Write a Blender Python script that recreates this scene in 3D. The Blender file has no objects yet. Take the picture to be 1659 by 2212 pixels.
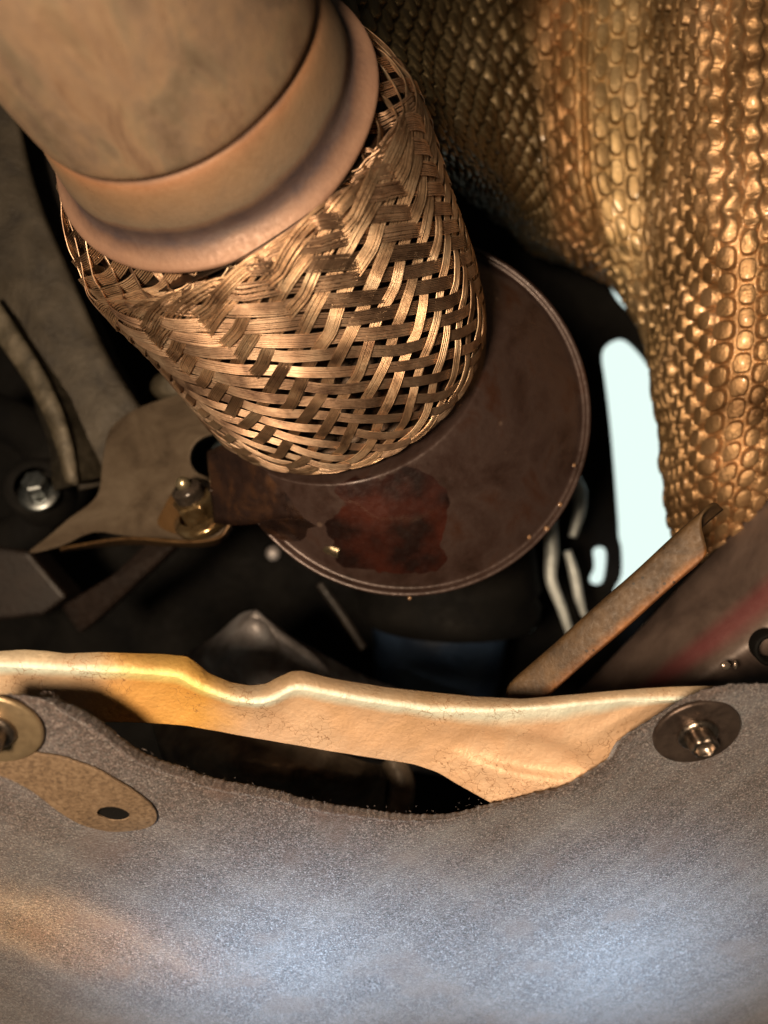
import bpy, bmesh, math, random
import numpy as np
from mathutils import Vector, Matrix

random.seed(7); rng = np.random.RandomState(7)
SC = bpy.context.scene
S = 0.01                                   # modelling unit is the centimetre
F, CX, CY = 1662.0, 829.5, 1106.0

def at(u, v, d):
    """a point d cm in front of the lens, seen in direction (u, v)"""
    return np.array([(u - CX) / F * d, d, -(v - CY) / F * d])

# ------------------------------------------------------------ camera
cam = bpy.data.cameras.new('camera'); camo = bpy.data.objects.new('camera', cam)
SC.collection.objects.link(camo); SC.camera = camo
camo.location = (0, 0, 0); camo.rotation_euler = (math.radians(90), 0, 0)
cam.sensor_fit = 'VERTICAL'; cam.sensor_height = 34.6; cam.lens = 26.0
cam.clip_start = 0.004; cam.clip_end = 60
cam.dof.use_dof = True; cam.dof.focus_distance = 0.20; cam.dof.aperture_fstop = 7.5

# ------------------------------------------------------------ world and lamps
w = bpy.data.worlds.new('World'); SC.world = w; w.use_nodes = True
nt = w.node_tree; bg = nt.nodes['Background']
bg.inputs[0].default_value = (0.95, 0.88, 0.7, 1); bg.inputs[1].default_value = 0.032

def lamp(name, kind, loc, target, energy, color, size=1.0, spot=None, blend=0.6, sy=None):
    L = bpy.data.lights.new(name, kind); o = bpy.data.objects.new(name, L)
    SC.collection.objects.link(o)
    o.location = Vector(loc) * S
    o.rotation_euler = (Vector(target) - Vector(loc)).to_track_quat('-Z', 'Y').to_euler()
    L.energy = energy; L.color = color
    if kind == 'AREA':
        L.size = size * S; L.shape = 'DISK'
        if sy: L.shape = 'RECTANGLE'; L.size_y = sy * S
    else:
        L.shadow_soft_size = size * S
    if kind == 'SPOT':
        L.spot_size = math.radians(spot); L.spot_blend = blend
    return o
lamp('inspection_torch', 'AREA', (-9, -14, -0.5), (0, 22, 1), 3.0, (1.0, 0.76, 0.52), 6.0)
lamp('daylight_below', 'SPOT', (8, -6, -20), at(1340, 2190, 21.5), 38.0, (0.42, 0.70, 1.0), 4, 20, 1.0)
lamp('daylight_below', 'SPOT', (3, -6, -20), at(640, 2140, 21.5), 38.0, (0.42, 0.70, 1.0), 4, 20, 1.0)
lamp('added_amber_spot', 'SPOT', (-26, 6, -6), at(140, 2010, 21), 9.0, (1.0, 0.5, 0.14), .6, 10, 1.0)  # extra unseen spot, added for the orange patches on the felt
lamp('added_cable_fill', 'SPOT', (12, 40, 22), at(1230, 1220, 37), 0.6, (0.72, 0.95, 1.0), 3, 28, 0.6)  # unseen cool fill added to brighten the pale cables
SC.view_settings.view_transform = 'Standard'; SC.view_settings.look = 'None'
SC.view_settings.exposure = 0.0; SC.view_settings.gamma = 1.0

# ------------------------------------------------------------ object helpers
ABS = {}
def link(o, c, parent):
    SC.collection.objects.link(o)
    c = np.array(c, float)
    if parent is not None:
        o.parent = parent; o.location = Vector((c - ABS[parent.name]) * S)
    else:
        o.location = Vector(c * S)
    ABS[o.name] = c
    return o
def tag(o, label=None, cat=None, group=None, kind=None):
    if label: o['label'] = label
    if cat: o['category'] = cat
    if group: o['group'] = group
    if kind: o['kind'] = kind
    return o
def thing(name, loc, label, cat, group=None):
    return tag(link(bpy.data.objects.new(name, None), loc, None), label, cat, group)
def mk(name, V, Fc, m, parent=None, smooth=True, uv=None):
    V = np.asarray(V, float); c = (V.min(0) + V.max(0)) / 2
    me = bpy.data.meshes.new(name)
    me.from_pydata(((V - c) * S).tolist(), [], Fc); me.materials.append(m)
    if uv is not None:
        l = me.uv_layers.new(name='UVMap'); li = np.zeros(len(me.loops), np.int32)
        me.loops.foreach_get('vertex_index', li)
        l.data.foreach_set('uv', np.asarray(uv, np.float32)[li].ravel())
    me.polygons.foreach_set('use_smooth', [smooth] * len(me.polygons)); me.update()
    return link(bpy.data.objects.new(name, me), c, parent)
def gridfaces(n, m, cu=False, cv=False, off=0):
    i, j = np.meshgrid(np.arange(n if cu else n - 1), np.arange(m if cv else m - 1), indexing='ij')
    i2 = (i + 1) % n; j2 = (j + 1) % m
    return (np.stack([i * m + j, i2 * m + j, i2 * m + j2, i * m + j2], -1).reshape(-1, 4) + off).tolist()
def grid(name, P, m, parent=None, cu=False, cv=False, smooth=True, flip=False):
    P = np.asarray(P); n, k = P.shape[:2]
    f = gridfaces(n, k, cu, cv)
    if flip: f = [q[::-1] for q in f]
    a, b = np.meshgrid(np.linspace(0, 1, n), np.linspace(0, 1, k), indexing='ij')
    return mk(name, P.reshape(-1, 3), f, m, parent, smooth, np.stack([a, b], -1).reshape(-1, 2))
def solid(o, th, off=-1.0):
    md = o.modifiers.new('thickness', 'SOLIDIFY'); md.thickness = th * S; md.offset = off; return o
def bevel(o, wd, seg=3, ang=35):
    md = o.modifiers.new('bevel', 'BEVEL'); md.width = wd * S; md.segments = seg
    md.limit_method = 'ANGLE'; md.angle_limit = math.radians(ang); return o
def prism(name, pts, th, m, parent=None, bev=0.05, ddir=(0, 1, 0), seg=3, sm=1):
    """outline of seen points (u, v, d) with real thickness th along ddir"""
    P = np.array([at(*p) for p in pts])
    if sm > 1: P = closed(P, sm)
    n = len(P); Q = P + np.array(ddir) * th
    V = np.concatenate([P, Q])
    fc = [list(range(n)), list(range(2 * n - 1, n - 1, -1))] + [[i, i + n, (i + 1) % n + n, (i + 1) % n] for i in range(n)]
    o = mk(name, V, fc, m, parent, smooth=False)
    bm = bmesh.new(); bm.from_mesh(o.data); bmesh.ops.recalc_face_normals(bm, faces=bm.faces); bm.to_mesh(o.data); bm.free()
    if bev: bevel(o, bev, seg)
    return o
def closed(P, k=6):
    n = len(P); out = []
    for i in range(n):
        a, b, c, d = P[i - 1], P[i], P[(i + 1) % n], P[(i + 2) % n]
        for q in range(k):
            t = q / k
            out.append(.5 * (2 * b + (c - a) * t + (2 * a - 5 * b + 4 * c - d) * t * t + (3 * b - 3 * c + d - a) * t ** 3))
    return np.array(out)
def cr(P, n, axis=0):
    """Catmull-Rom resampling along the first axis"""
    P = np.moveaxis(np.asarray(P, float), axis, 0); k = len(P)
    t = np.linspace(0, k - 1, n); i = np.minimum(t.astype(int), k - 2); f = (t - i).reshape((-1,) + (1,) * (P.ndim - 1))
    E = np.concatenate([[2 * P[0] - P[1]], P, [2 * P[-1] - P[-2]]])
    a, b, c, d = E[i], E[i + 1], E[i + 2], E[i + 3]
    R = .5 * (2 * b + (c - a) * f + (2 * a - 5 * b + 4 * c - d) * f ** 2 + (3 * b - 3 * c + d - a) * f ** 3)
    return np.moveaxis(R, 0, axis)
def basis(n, ref=(0, 0, 1)):
    n = np.array(n, float); n /= np.linalg.norm(n)
    a = np.cross(ref, n); a /= np.linalg.norm(a); b = np.cross(n, a)
    return a, b, n
def lathe(name, C, n, prof, m, parent=None, seg=96, close=False, wob=0):
    """prof: (distance along n, radius) pairs round centre C"""
    a, b, n = basis(n); C = np.array(C, float)
    th = np.linspace(0, 2 * math.pi, seg, endpoint=False)
    P = np.zeros((len(prof), seg, 3))
    for k, (h, r) in enumerate(prof):
        rr = r * (1 + wob * np.sin(3 * th + 1) * .5 + wob * np.sin(5 * th + k * .2) * .5)
        P[k] = C + n * h + rr[:, None] * (np.cos(th)[:, None] * a + np.sin(th)[:, None] * b)
    return grid(name, P, m, parent, cu=close, cv=True)
def tube(name, pts, r, m, parent=None, n=40, seg=12):
    P = cr(np.array(pts), n); T = np.gradient(P, axis=0); T /= np.linalg.norm(T, axis=1)[:, None]
    a = np.cross(T, (0.13, 1, 0.05)); a /= np.linalg.norm(a, axis=1)[:, None]; b = np.cross(T, a)
    th = np.linspace(0, 2 * math.pi, seg, endpoint=False)
    rr = np.full(n, r) if np.isscalar(r) else np.interp(np.linspace(0, 1, n), np.linspace(0, 1, len(r)), r)
    G = P[:, None] + rr[:, None, None] * (np.cos(th)[None, :, None] * a[:, None] + np.sin(th)[None, :, None] * b[:, None])
    V = G.reshape(-1, 3); f = gridfaces(n, seg, cv=True)
    f += [list(range(seg))[::-1], list(range((n - 1) * seg, n * seg))]
    return mk(name, V, f, m, parent)
def sn(x, y, s=0):
    """smooth pseudo noise in -1..1"""
    return (np.sin(x * 1.0 + 1.7 * np.sin(y * .83 + s) + s) + np.sin(y * 1.31 + 1.3 * np.sin(x * 1.13 + 2 * s) + 1.9 * s)
            + .6 * np.sin(x * 2.3 + y * 1.9 + 3.1 * s) + .4 * np.sin(x * 3.9 - y * 3.1 + s)) / 3.0

# ------------------------------------------------------------ materials
def M(name, cols, scale=1.0, rough=(.35, .5), metal=1.0, bump=.15, bscale=8.0, stretch=(1, 1, 1), detail=8,
      coat=0.0, rnd=0.0, dist=0.6, pos=None, spec=0.5, extra=None, sheen=0, fine=0):
    m = bpy.data.materials.new(name); m.use_nodes = True; N = m.node_tree.nodes; L = m.node_tree.links
    B = N['Principled BSDF']
    tc = N.new('ShaderNodeTexCoord'); mp = N.new('ShaderNodeMapping'); L.new(tc.outputs['Object'], mp.inputs[0])
    mp.inputs['Scale'].default_value = [100 * s for s in stretch]
    n1 = N.new('ShaderNodeTexNoise'); n1.inputs['Scale'].default_value = scale; n1.inputs['Detail'].default_value = detail
    n1.inputs['Distortion'].default_value = dist; n1.inputs['Roughness'].default_value = .6
    L.new(mp.outputs[0], n1.inputs[0])
    rp = N.new('ShaderNodeValToRGB'); L.new(n1.outputs[0], rp.inputs[0])
    k = len(cols); pos = pos or [.32 + .36 * i / max(1, k - 1) for i in range(k)]
    while len(rp.color_ramp.elements) < k: rp.color_ramp.elements.new(.5)
    for e, c, p in zip(rp.color_ramp.elements, cols, pos): e.position = p; e.color = (*c, 1)
    col = rp.outputs[0]
    if extra: col = extra(N, L, col, tc, mp, B)
    if rnd:
        oi = N.new('ShaderNodeObjectInfo'); mr = N.new('ShaderNodeMapRange'); L.new(oi.outputs['Random'], mr.inputs[0])
        mr.inputs[3].default_value = 1 - rnd; mr.inputs[4].default_value = 1 + rnd
        hs = N.new('ShaderNodeHueSaturation'); L.new(col, hs.inputs['Color']); L.new(mr.outputs[0], hs.inputs['Value']); col = hs.outputs[0]
    L.new(col, B.inputs['Base Color'])
    n2 = N.new('ShaderNodeTexNoise'); n2.inputs['Scale'].default_value = bscale; n2.inputs['Detail'].default_value = 6
    L.new(mp.outputs[0], n2.inputs[0])
    mr = N.new('ShaderNodeMapRange'); L.new(n2.outputs[0], mr.inputs[0]); mr.inputs[1].default_value = .3; mr.inputs[2].default_value = .7
    mr.inputs[3].default_value = rough[0]; mr.inputs[4].default_value = rough[1]; L.new(mr.outputs[0], B.inputs['Roughness'])
    bp = N.new('ShaderNodeBump'); bp.inputs['Strength'].default_value = bump; bp.inputs['Distance'].default_value = .0006
    L.new(n2.outputs[0], bp.inputs['Height'])
    if fine:
        n3 = N.new('ShaderNodeTexNoise'); n3.inputs['Scale'].default_value = bscale * 5; n3.inputs['Detail'].default_value = 3
        L.new(mp.outputs[0], n3.inputs[0]); b2 = N.new('ShaderNodeBump'); b2.inputs['Strength'].default_value = fine
        b2.inputs['Distance'].default_value = .0003; L.new(n3.outputs[0], b2.inputs['Height']); L.new(bp.outputs[0], b2.inputs['Normal']); bp = b2
    L.new(bp.outputs[0], B.inputs['Normal'])
    B.inputs['Metallic'].default_value = metal; B.inputs['Coat Weight'].default_value = coat; B.inputs['Coat Roughness'].default_value = .08
    B.inputs['Specular IOR Level'].default_value = spec
    if sheen: B.inputs['Sheen Weight'].default_value = sheen; B.inputs['Sheen Roughness'].default_value = .4; B.inputs['Sheen Tint'].default_value = (.85, .9, 1, 1)
    return m
def mixrgb(N, L, fac, a, b, mode='MIX'):
    x = N.new('ShaderNodeMix'); x.data_type = 'RGBA'; x.blend_type = mode
    for s, v in ((x.inputs[0], fac), (x.inputs[6], a), (x.inputs[7], b)):
        if isinstance(v, (int, float)): s.default_value = v
        elif isinstance(v, tuple): s.default_value = (*v, 1)
        else: L.new(v, s)
    return x.outputs[2]
def uvramp(N, L, tc, axis, stops, noise=.06, nscale=1.2, mp=None):
    """colour bands that follow the length of the part (heat tints, painted shade, highlight, reflection)"""
    sp = N.new('ShaderNodeSeparateXYZ'); L.new(tc.outputs['UV'], sp.inputs[0])
    n = N.new('ShaderNodeTexNoise'); n.inputs['Scale'].default_value = nscale; n.inputs['Detail'].default_value = 5; L.new(mp.outputs[0], n.inputs[0])
    ma = N.new('ShaderNodeMath'); ma.operation = 'MULTIPLY_ADD'; L.new(n.outputs[0], ma.inputs[0]); ma.inputs[1].default_value = noise * 2; ma.inputs[2].default_value = -noise
    ad = N.new('ShaderNodeMath'); L.new(sp.outputs[axis], ad.inputs[0]); L.new(ma.outputs[0], ad.inputs[1])
    r = N.new('ShaderNodeValToRGB'); L.new(ad.outputs[0], r.inputs[0])
    while len(r.color_ramp.elements) < len(stops): r.color_ramp.elements.new(.5)
    for e, (p, c) in zip(r.color_ramp.elements, stops): e.position = p; e.color = (*c, 1) if len(c) == 3 else c
    return r.outputs[0]

def pits(N, L, col, mp, scale, c, size):
    v = N.new('ShaderNodeTexVoronoi'); v.inputs['Scale'].default_value = scale; v.inputs['Randomness'].default_value = 1; L.new(mp.outputs[0], v.inputs[0])
    m_ = N.new('ShaderNodeMapRange'); L.new(v.outputs['Distance'], m_.inputs[0]); m_.inputs[1].default_value = size; m_.inputs[2].default_value = size * 1.8; m_.inputs[3].default_value = .75; m_.inputs[4].default_value = 0
    return mixrgb(N, L, m_.outputs[0], col, c)
def pipe_x(N, L, col, tc, mp, B):
    r = uvramp(N, L, tc, 0, [(0, (.22, .15, .1)), (.55, (.25, .165, .105)), (.9, (.25, .16, .1)), (.975, (.26, .135, .06)), (1, (.12, .07, .05))], .03, .8, mp)
    sp = N.new('ShaderNodeSeparateXYZ'); L.new(tc.outputs['UV'], sp.inputs[0]); cb = N.new('ShaderNodeCombineXYZ')
    for i_, f_ in ((0, 5.0), (1, 26.0)):
        q_ = N.new('ShaderNodeMath'); q_.operation = 'MULTIPLY'; q_.inputs[1].default_value = f_; L.new(sp.outputs[i_], q_.inputs[0]); L.new(q_.outputs[0], cb.inputs[i_])
    ns = N.new('ShaderNodeTexNoise'); ns.inputs['Scale'].default_value = 1.0; ns.inputs['Detail'].default_value = 7; L.new(cb.outputs[0], ns.inputs[0])
    rs = N.new('ShaderNodeValToRGB'); L.new(ns.outputs[0], rs.inputs[0])
    while len(rs.color_ramp.elements) < 5: rs.color_ramp.elements.new(.5)
    for e_, p_, c_ in zip(rs.color_ramp.elements, (.3, .42, .5, .58, .7), ((.45, .4, .42), (.8, .85, .8), (1, .92, .85), (.75, .68, .7), (1.1, .95, .8))): e_.position = p_; e_.color = (*c_, 1)
    c2 = mixrgb(N, L, .35, col, r)
    return pits(N, L, mixrgb(N, L, .42, c2, rs.outputs[0], 'MULTIPLY'), mp, 2.2, (.09, .055, .045), .035)
mat_pipe = M('heat_tinted_steel', [(.12, .08, .065), (.24, .16, .105), (.33, .235, .155), (.24, .185, .135), (.16, .125, .09)], .9, (.45, .62), .35, .12, 7, (1, .5, 1), extra=pipe_x, fine=.12)
def collar_x(N, L, col, tc, mp, B):
    r = uvramp(N, L, tc, 0, [(0, (.05, .035, .03)), (.08, (.08, .05, .04)), (.17, (.26, .125, .06)), (.26, (.24, .15, .085)), (.38, (.18, .14, .1)), (.41, (.14, .09, .065)), (.45, (.06, .045, .05)), (.55, (.055, .04, .044)), (.6, (.13, .075, .055)), (.68, (.24, .14, .095)), (.9, (.22, .12, .08))], .05, .9, mp)
    return mixrgb(N, L, .82, col, r)
mat_collar = M('heat_tinted_collar', [(.06, .042, .038), (.18, .105, .065), (.22, .155, .105)], 1.4, (.5, .66), .3, .15, 8, extra=collar_x, fine=.12)
mat_wire = M('bronzed_braid_wire', [(.18, .10, .06), (.58, .38, .23), (.82, .62, .42)], .8, (.4, .55), .95, .1, 12, rnd=.28)
mat_wire2 = M('browned_braid_wire', [(.13, .075, .05), (.4, .26, .17), (.62, .45, .31)], .8, (.42, .56), .95, .1, 12, rnd=.25)
mat_bellows = M('sooted_bellows', [(.012, .01, .008), (.035, .022, .014), (.09, .04, .02)], .8, (.4, .6), .8, .2, 6)
def cone_x(N, L, col, tc, mp, B):
    # wet oil film with a hard edge: a stain with its own shape
    n = N.new('ShaderNodeTexNoise'); n.inputs['Scale'].default_value = .6; n.inputs['Detail'].default_value = 5; L.new(mp.outputs[0], n.inputs[0])
    mpp = N.new('ShaderNodeMapping'); mpp.inputs['Location'].default_value = (CONE_OFF[0], 0, CONE_OFF[1]); mpp.inputs['Scale'].default_value = (100 / 1.8, 0, 100 / 1.55)
    L.new(tc.outputs['Object'], mpp.inputs[0])
    n3 = N.new('ShaderNodeTexNoise'); n3.inputs['Scale'].default_value = .55; n3.inputs['Detail'].default_value = 3.5; L.new(mp.outputs[0], n3.inputs[0])
    ln = N.new('ShaderNodeVectorMath'); ln.operation = 'LENGTH'; L.new(mpp.outputs[0], ln.inputs[0])
    sb = N.new('ShaderNodeMath'); sb.operation = 'MULTIPLY_ADD'; L.new(n3.outputs[0], sb.inputs[0]); sb.inputs[1].default_value = 1.5; sb.inputs[2].default_value = -.75
    ad = N.new('ShaderNodeMath'); L.new(ln.outputs['Value'], ad.inputs[0]); L.new(sb.outputs[0], ad.inputs[1])
    mr = N.new('ShaderNodeMapRange'); L.new(ad.outputs[0], mr.inputs[0]); mr.inputs[1].default_value = 1.015; mr.inputs[2].default_value = .985
    L.new(mr.outputs[0], B.inputs['Coat Weight'])
    rr_ = N.new('ShaderNodeValToRGB'); L.new(n.outputs[0], rr_.inputs[0]); rr_.color_ramp.elements[0].position = .4; rr_.color_ramp.elements[0].color = (.012, .005, .004, 1)
    rr_.color_ramp.elements[1].position = .62; rr_.color_ramp.elements[1].color = (.05, .012, .007, 1)
    return mixrgb(N, L, mr.outputs[0], pits(N, L, col, mp, .8, (.12, .08, .06), .05), rr_.outputs[0])
CONE_OFF = (0.0, 0.0)
# ------------------------------------------------------------ measured rings of the exhaust
n0 = np.array([.25, .93, -.27]); n0 /= np.linalg.norm(n0)
GC = np.array([-4.72, 16.6, 10.05]); LC = np.array([-4.43, 18.62, 9.6])
AX = np.array([[-4.40, 18.76, 9.57, 3.98], [-4.149, 19.4, 9.264, 4.55], [-3.783, 20.071, 8.779, 4.92], [-3.364, 20.669, 8.192, 4.96],
               [-2.924, 21.232, 7.551, 4.84], [-2.495, 21.795, 6.903, 4.74], [-2.111, 22.394, 6.296, 4.7], [-1.802, 23.066, 5.777, 4.68], [-1.602, 23.848, 5.393, 4.65]])
AXE = AX[-1].copy(); AX = np.concatenate([AX, [[-1.535, 24.11, 5.264, 4.38]]])
NB = np.array([.224, .875, -.429])
DC = np.array([.72, 25.05, 3.32]); DN = np.array([-.023, .992, -.122]); DR = 6.0
cone_c = at(1010, 1010, 24.5)
mat_cone = None

# ------------------------------------------------------------ setting
mat_black = M('grimy_black', [(.002, .002, .0022), (.005, .0045, .004), (.009, .008, .007)], .3, (.7, .9), .0, .3, 3, spec=.12)
mat_dark = M('dark_casting', [(.008, .006, .005), (.018, .013, .01), (.03, .022, .016)], .6, (.45, .7), .1, .4, 5)
skym = bpy.data.materials.new('bright_sky'); skym.use_nodes = True
Bn = skym.node_tree.nodes['Principled BSDF']; Bn.inputs['Base Color'].default_value = (0, 0, 0, 1)
Bn.inputs['Emission Color'].default_value = (.80, .96, .90, 1); Bn.inputs['Emission Strength'].default_value = 1.05
sky = grid('sky', [[(-150, 230, -150), (-150, 230, 150)], [(150, 230, -150), (150, 230, 150)]], skym); tag(sky, kind='structure')

# back of the engine bay, with the gap to the daylight cut in it
def bay_wall():
    bm = bmesh.new(); D = 46.0
    holes = [[(1296, 775), (1304, 752), (1330, 735), (1352, 738), (1380, 765), (1404, 796), (1425, 802), (1475, 840), (1500, 1000), (1500, 1110), (1488, 1172), (1450, 1206), (1400, 1251), (1345, 1300), (1325, 1300), (1322, 1275),
              (1338, 1240), (1338, 1185), (1332, 1160), (1330, 1120), (1322, 1010), (1312, 900), (1302, 820)],
             [(1308, 583), (1322, 590), (1345, 622), (1362, 650), (1385, 662), (1384, 690), (1345, 668), (1322, 640), (1312, 610)],
             [(1277, 1190), (1285, 1182), (1300, 1182), (1308, 1192), (1308, 1215), (1305, 1240), (1299, 1258), (1285, 1262), (1272, 1256), (1271, 1244), (1279, 1228), (1279, 1208)]]
    outer = [(-60, D, -60), (60, D, -60), (60, D, 60), (-60, D, 60)]
    def loop(pts):
        vs = [bm.verts.new(p) for p in pts]; return [bm.edges.new((vs[i], vs[(i + 1) % len(vs)])) for i in range(len(vs))]
    ed = loop(outer)
    for h in holes:
        ed += loop([tuple(p) for p in closed(np.array([at(u, v, D) for u, v in h]), 3)])
    bmesh.ops.triangle_fill(bm, edges=ed, use_beauty=True)
    V = np.array([v.co[:] for v in bm.verts]); bm.verts.index_update()
    fc = [[v.index for v in f.verts] for f in bm.faces]
    o = mk('engine_bay_wall', V, fc, mat_black, smooth=False); solid(o, .4, 1.0); bm.free()
    return tag(o, kind='structure')
bay_wall()

# ------------------------------------------------------------ the exhaust
ex = thing('exhaust_pipe', GC, 'heat stained exhaust pipe with a woven wire flex joint ending in an oily brown disc', 'exhaust pipe')
prof = [(-17, 3.3), (-14, 3.32), (-10, 3.36), (-6, 3.4), (-4, 3.42), (-2.5, 3.44), (-1.5, 3.46), (-.8, 3.48), (-.4, 3.49), (-.2, 3.48), (-.08, 3.44), (.03, 3.36)]
lathe('inlet_pipe', GC, n0, [tuple(p) for p in cr(prof, 60)], mat_pipe, ex, 160, wob=.004)
cprof = [(-.02, 3.2), (.0, 3.36), (.05, 3.4), (.13, 3.46), (.3, 3.53), (.6, 3.6), (1.0, 3.68), (1.25, 3.71), (1.45, 3.71), (1.6, 3.74), (1.75, 3.85), (1.87, 4.0), (1.96, 4.12), (2.02, 4.19), (2.08, 4.215), (2.14, 4.19), (2.17, 4.1), (2.15, 3.7)]
lathe('collar', GC, n0, [tuple(p) for p in cr(cprof, 70)], mat_collar, ex, 200, wob=.006)

# flex joint: inner bellows with the woven strands as its pieces
def frames(K):
    A = cr(AX, K); C = A[:, :3]; R = A[:, 3]
    T = np.gradient(C, axis=0); T /= np.linalg.norm(T, axis=1)[:, None]
    sm = np.linspace(0, 1, K)[:, None]; w0 = np.clip(1 - sm / .22, 0, 1); w1 = np.clip((sm - .85) / .15, 0, 1)
    T = T * (1 - w0) * (1 - w1) + n0 * w0 + NB * w1; T /= np.linalg.norm(T, axis=1)[:, None]
    a = np.cross((0, 0, 1), T); a /= np.linalg.norm(a, axis=1)[:, None]; b = np.cross(T, a)
    return C, R, T, a, b
KB = 200
C, R, T, a, b = frames(KB)
th = np.linspace(0, 2 * math.pi, 96, endpoint=False)
rb = R - .75 + .18 * np.sin(np.linspace(0, 1, KB) * 2 * math.pi * 13)
bel = grid('flexible_joint', C[:, None] + rb[:, None, None] * (np.cos(th)[None, :, None] * a[:, None] + np.sin(th)[None, :, None] * b[:, None]), mat_bellows, ex, cv=True)
NS, NW, WR = 32, 8, .022
arc = np.concatenate([[0], np.cumsum(np.linalg.norm(np.diff(C, axis=0), axis=1))]); LEN = arc[-1]
K = 150
tt = np.linspace(0, 1, K)
Ck = np.stack([np.interp(tt * LEN, arc, C[:, i]) for i in range(3)], 1); Rk = np.interp(tt * LEN, arc, R)
ak = np.stack([np.interp(tt * LEN, arc, a[:, i]) for i in range(3)], 1); bk = np.stack([np.interp(tt * LEN, arc, b[:, i]) for i in range(3)], 1)
Tk = np.cross(ak, bk); Tk /= np.linalg.norm(Tk, axis=1)[:, None]
# helix angle: open near the collar, packed flat towards the disc
slope = np.interp(tt, [0, .25, .6, 1], [.95, 1.35, 2.2, 3.1])        # circumferential cm per axial cm
phi = np.concatenate([[0], np.cumsum(.5 * (slope[1:] + slope[:-1]) / Rk[1:] * LEN / (K - 1))])
def surf(theta, r):
    c, s = np.cos(theta)[:, None], np.sin(theta)[:, None]
    return Ck + r[:, None] * (c * ak + s * bk)
FRAY = math.radians(232)                                            # the side where the braid is crushed
def strand(i, fam):
    th0 = 2 * math.pi * i / NS
    m = phi * NS / math.pi
    x = 2 * i + m if fam > 0 else 2 * i - m
    lift = fam * np.tanh(1.7 * np.sin(math.pi / 2 * (x + .5))) * .042
    th = th0 + fam * phi
    base = surf(th, Rk)
    d = np.angle(np.exp(1j * (th - FRAY)))
    wgt = np.exp(-(tt / .42) ** 2 - (d / 1.0) ** 2) * np.clip(tt / .12, 0, 1)
    ph = rng.rand(6) * 6.28
    th = th + wgt * (.065 * np.sin(9 * tt + ph[0]) + .02 * np.sin(17 * tt + ph[1]))
    squeeze = np.interp(tt, [0, .3, .6, 1], [1.12, 1.06, .9, .77]) + .04 * np.sin(6 * tt + ph[2]) + wgt * .35 * np.sin(9 * tt + ph[3])
    rad0 = Rk + lift + .03 + wgt * (.08 * np.sin(9 * tt + ph[4]) + .025 * np.sin(21 * tt + ph[5]))
    mid = surf(th, rad0); tg = np.gradient(mid, axis=0); tg /= np.linalg.norm(tg, axis=1)[:, None]
    out = (mid - Ck); out -= (out * Tk).sum(1)[:, None] * Tk; out /= np.linalg.norm(out, axis=1)[:, None]
    side = np.cross(tg, out); side /= np.linalg.norm(side, axis=1)[:, None]; out2 = np.cross(side, tg)
    V = []; f = []
    ang = np.linspace(0, 2 * math.pi, 5, endpoint=False) + .6
    for k in range(NW):
        q = rng.rand(3) * 6.28
        off = (k - (NW - 1) / 2) * 2.05 * WR * squeeze + .003 * np.sin(11 * tt + q[0]) + wgt * .03 * np.sin(6 * tt + q[1])
        ro = .003 * np.sin(17 * tt + q[2]) + wgt * .02 * np.sin(8 * tt + q[0])
        P = mid + side * off[:, None] + out * (ro + .0)[:, None]
        G = P[:, None] + WR * .82 * (np.cos(ang)[None, :, None] * side[:, None] + np.sin(ang)[None, :, None] * out2[:, None])
        f += gridfaces(K, 5, cv=True, off=len(V) * K * 5); V.append(G.reshape(-1, 3))
    mk('wire_strand', np.concatenate(V), f, mat_wire if fam > 0 else mat_wire2, bel)
for fam in (1, -1):
    for i in range(NS): strand(i, fam)
# crimped end band under the last turns
aB, bB, nB = basis(NB)
lathe('end_band', AXE[:3], NB, [(-.5, 4.3), (-.5, 4.5), (.0, 4.52), (.2, 4.5), (.3, 4.38)], mat_bellows, ex, 96)

# converter cone: neck ring lofted to the big disc
KT = 160
th = np.linspace(0, 2 * math.pi, KT, endpoint=False)
aD, bD, nD = basis(DN)
def ring(Cc, a_, b_, r): return Cc + r * (np.cos(th)[:, None] * a_ + np.sin(th)[:, None] * b_)
neck = ring(AXE[:3] + NB * .25, aB, bB, 4.42)
rimo = ring(DC, aD, bD, DR)
rows = [ring(AXE[:3] - NB * .2, aB, bB, 4.36), neck]
n2 = ring(AXE[:3] + NB * .5, aB, bB, 4.46)
rows.append(n2)
lo = rimo - nD * .1
for s in np.linspace(.07, .94, 26):
    p = n2 * (1 - s) + ring(DC, aD, bD, DR - .25) * s
    dome = math.sin(math.pi * s) * .28
    p = p + nD * (1 - s) ** 3 * .25 - nD * dome * .3
    # stamped dimple
    q = at(1095, 1076, 25.0); dd = np.linalg.norm(p - q, axis=1)
    p = p - nD * (np.exp(-(dd / .38) ** 2) * .16)[:, None] + nD * (np.exp(-((dd - .75) / .3) ** 2) * .03)[:, None]
    p = p - nD * (.05 * sn(p[:, 0] * 1.1, p[:, 2] * 1.3, 1.0))[:, None]
    rows.append(p)
for h, r in [(.0, 5.74), (.0, 5.8), (-.02, 5.84), (-.07, 5.88), (-.11, 5.93), (-.1, 5.98), (-.1, 6.02), (0, 6.03), (.12, 6.02), (.2, 5.95), (.3, 5.8), (.9, 5.6), (4, 5.5), (9, 5.5)]:
    rows.append(ring(DC + nD * h, aD, bD, r))
cone_obj_c = None
rows = np.array(rows)
ctr = (rows.reshape(-1, 3).min(0) + rows.reshape(-1, 3).max(0)) / 2
pc = at(850, 1130, 24.8) - ctr
CONE_OFF = (-pc[0] / 1.8, -pc[2] / 1.55)
mat_cone = M('oily_brown_steel', [(.018, .009, .006), (.036, .02, .016), (.05, .031, .026), (.042, .018, .011)], .5, (.3, .46), .35, .25, 5, extra=cone_x, coat=.5)
fine_rows = cr(rows[:30], 130)
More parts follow.
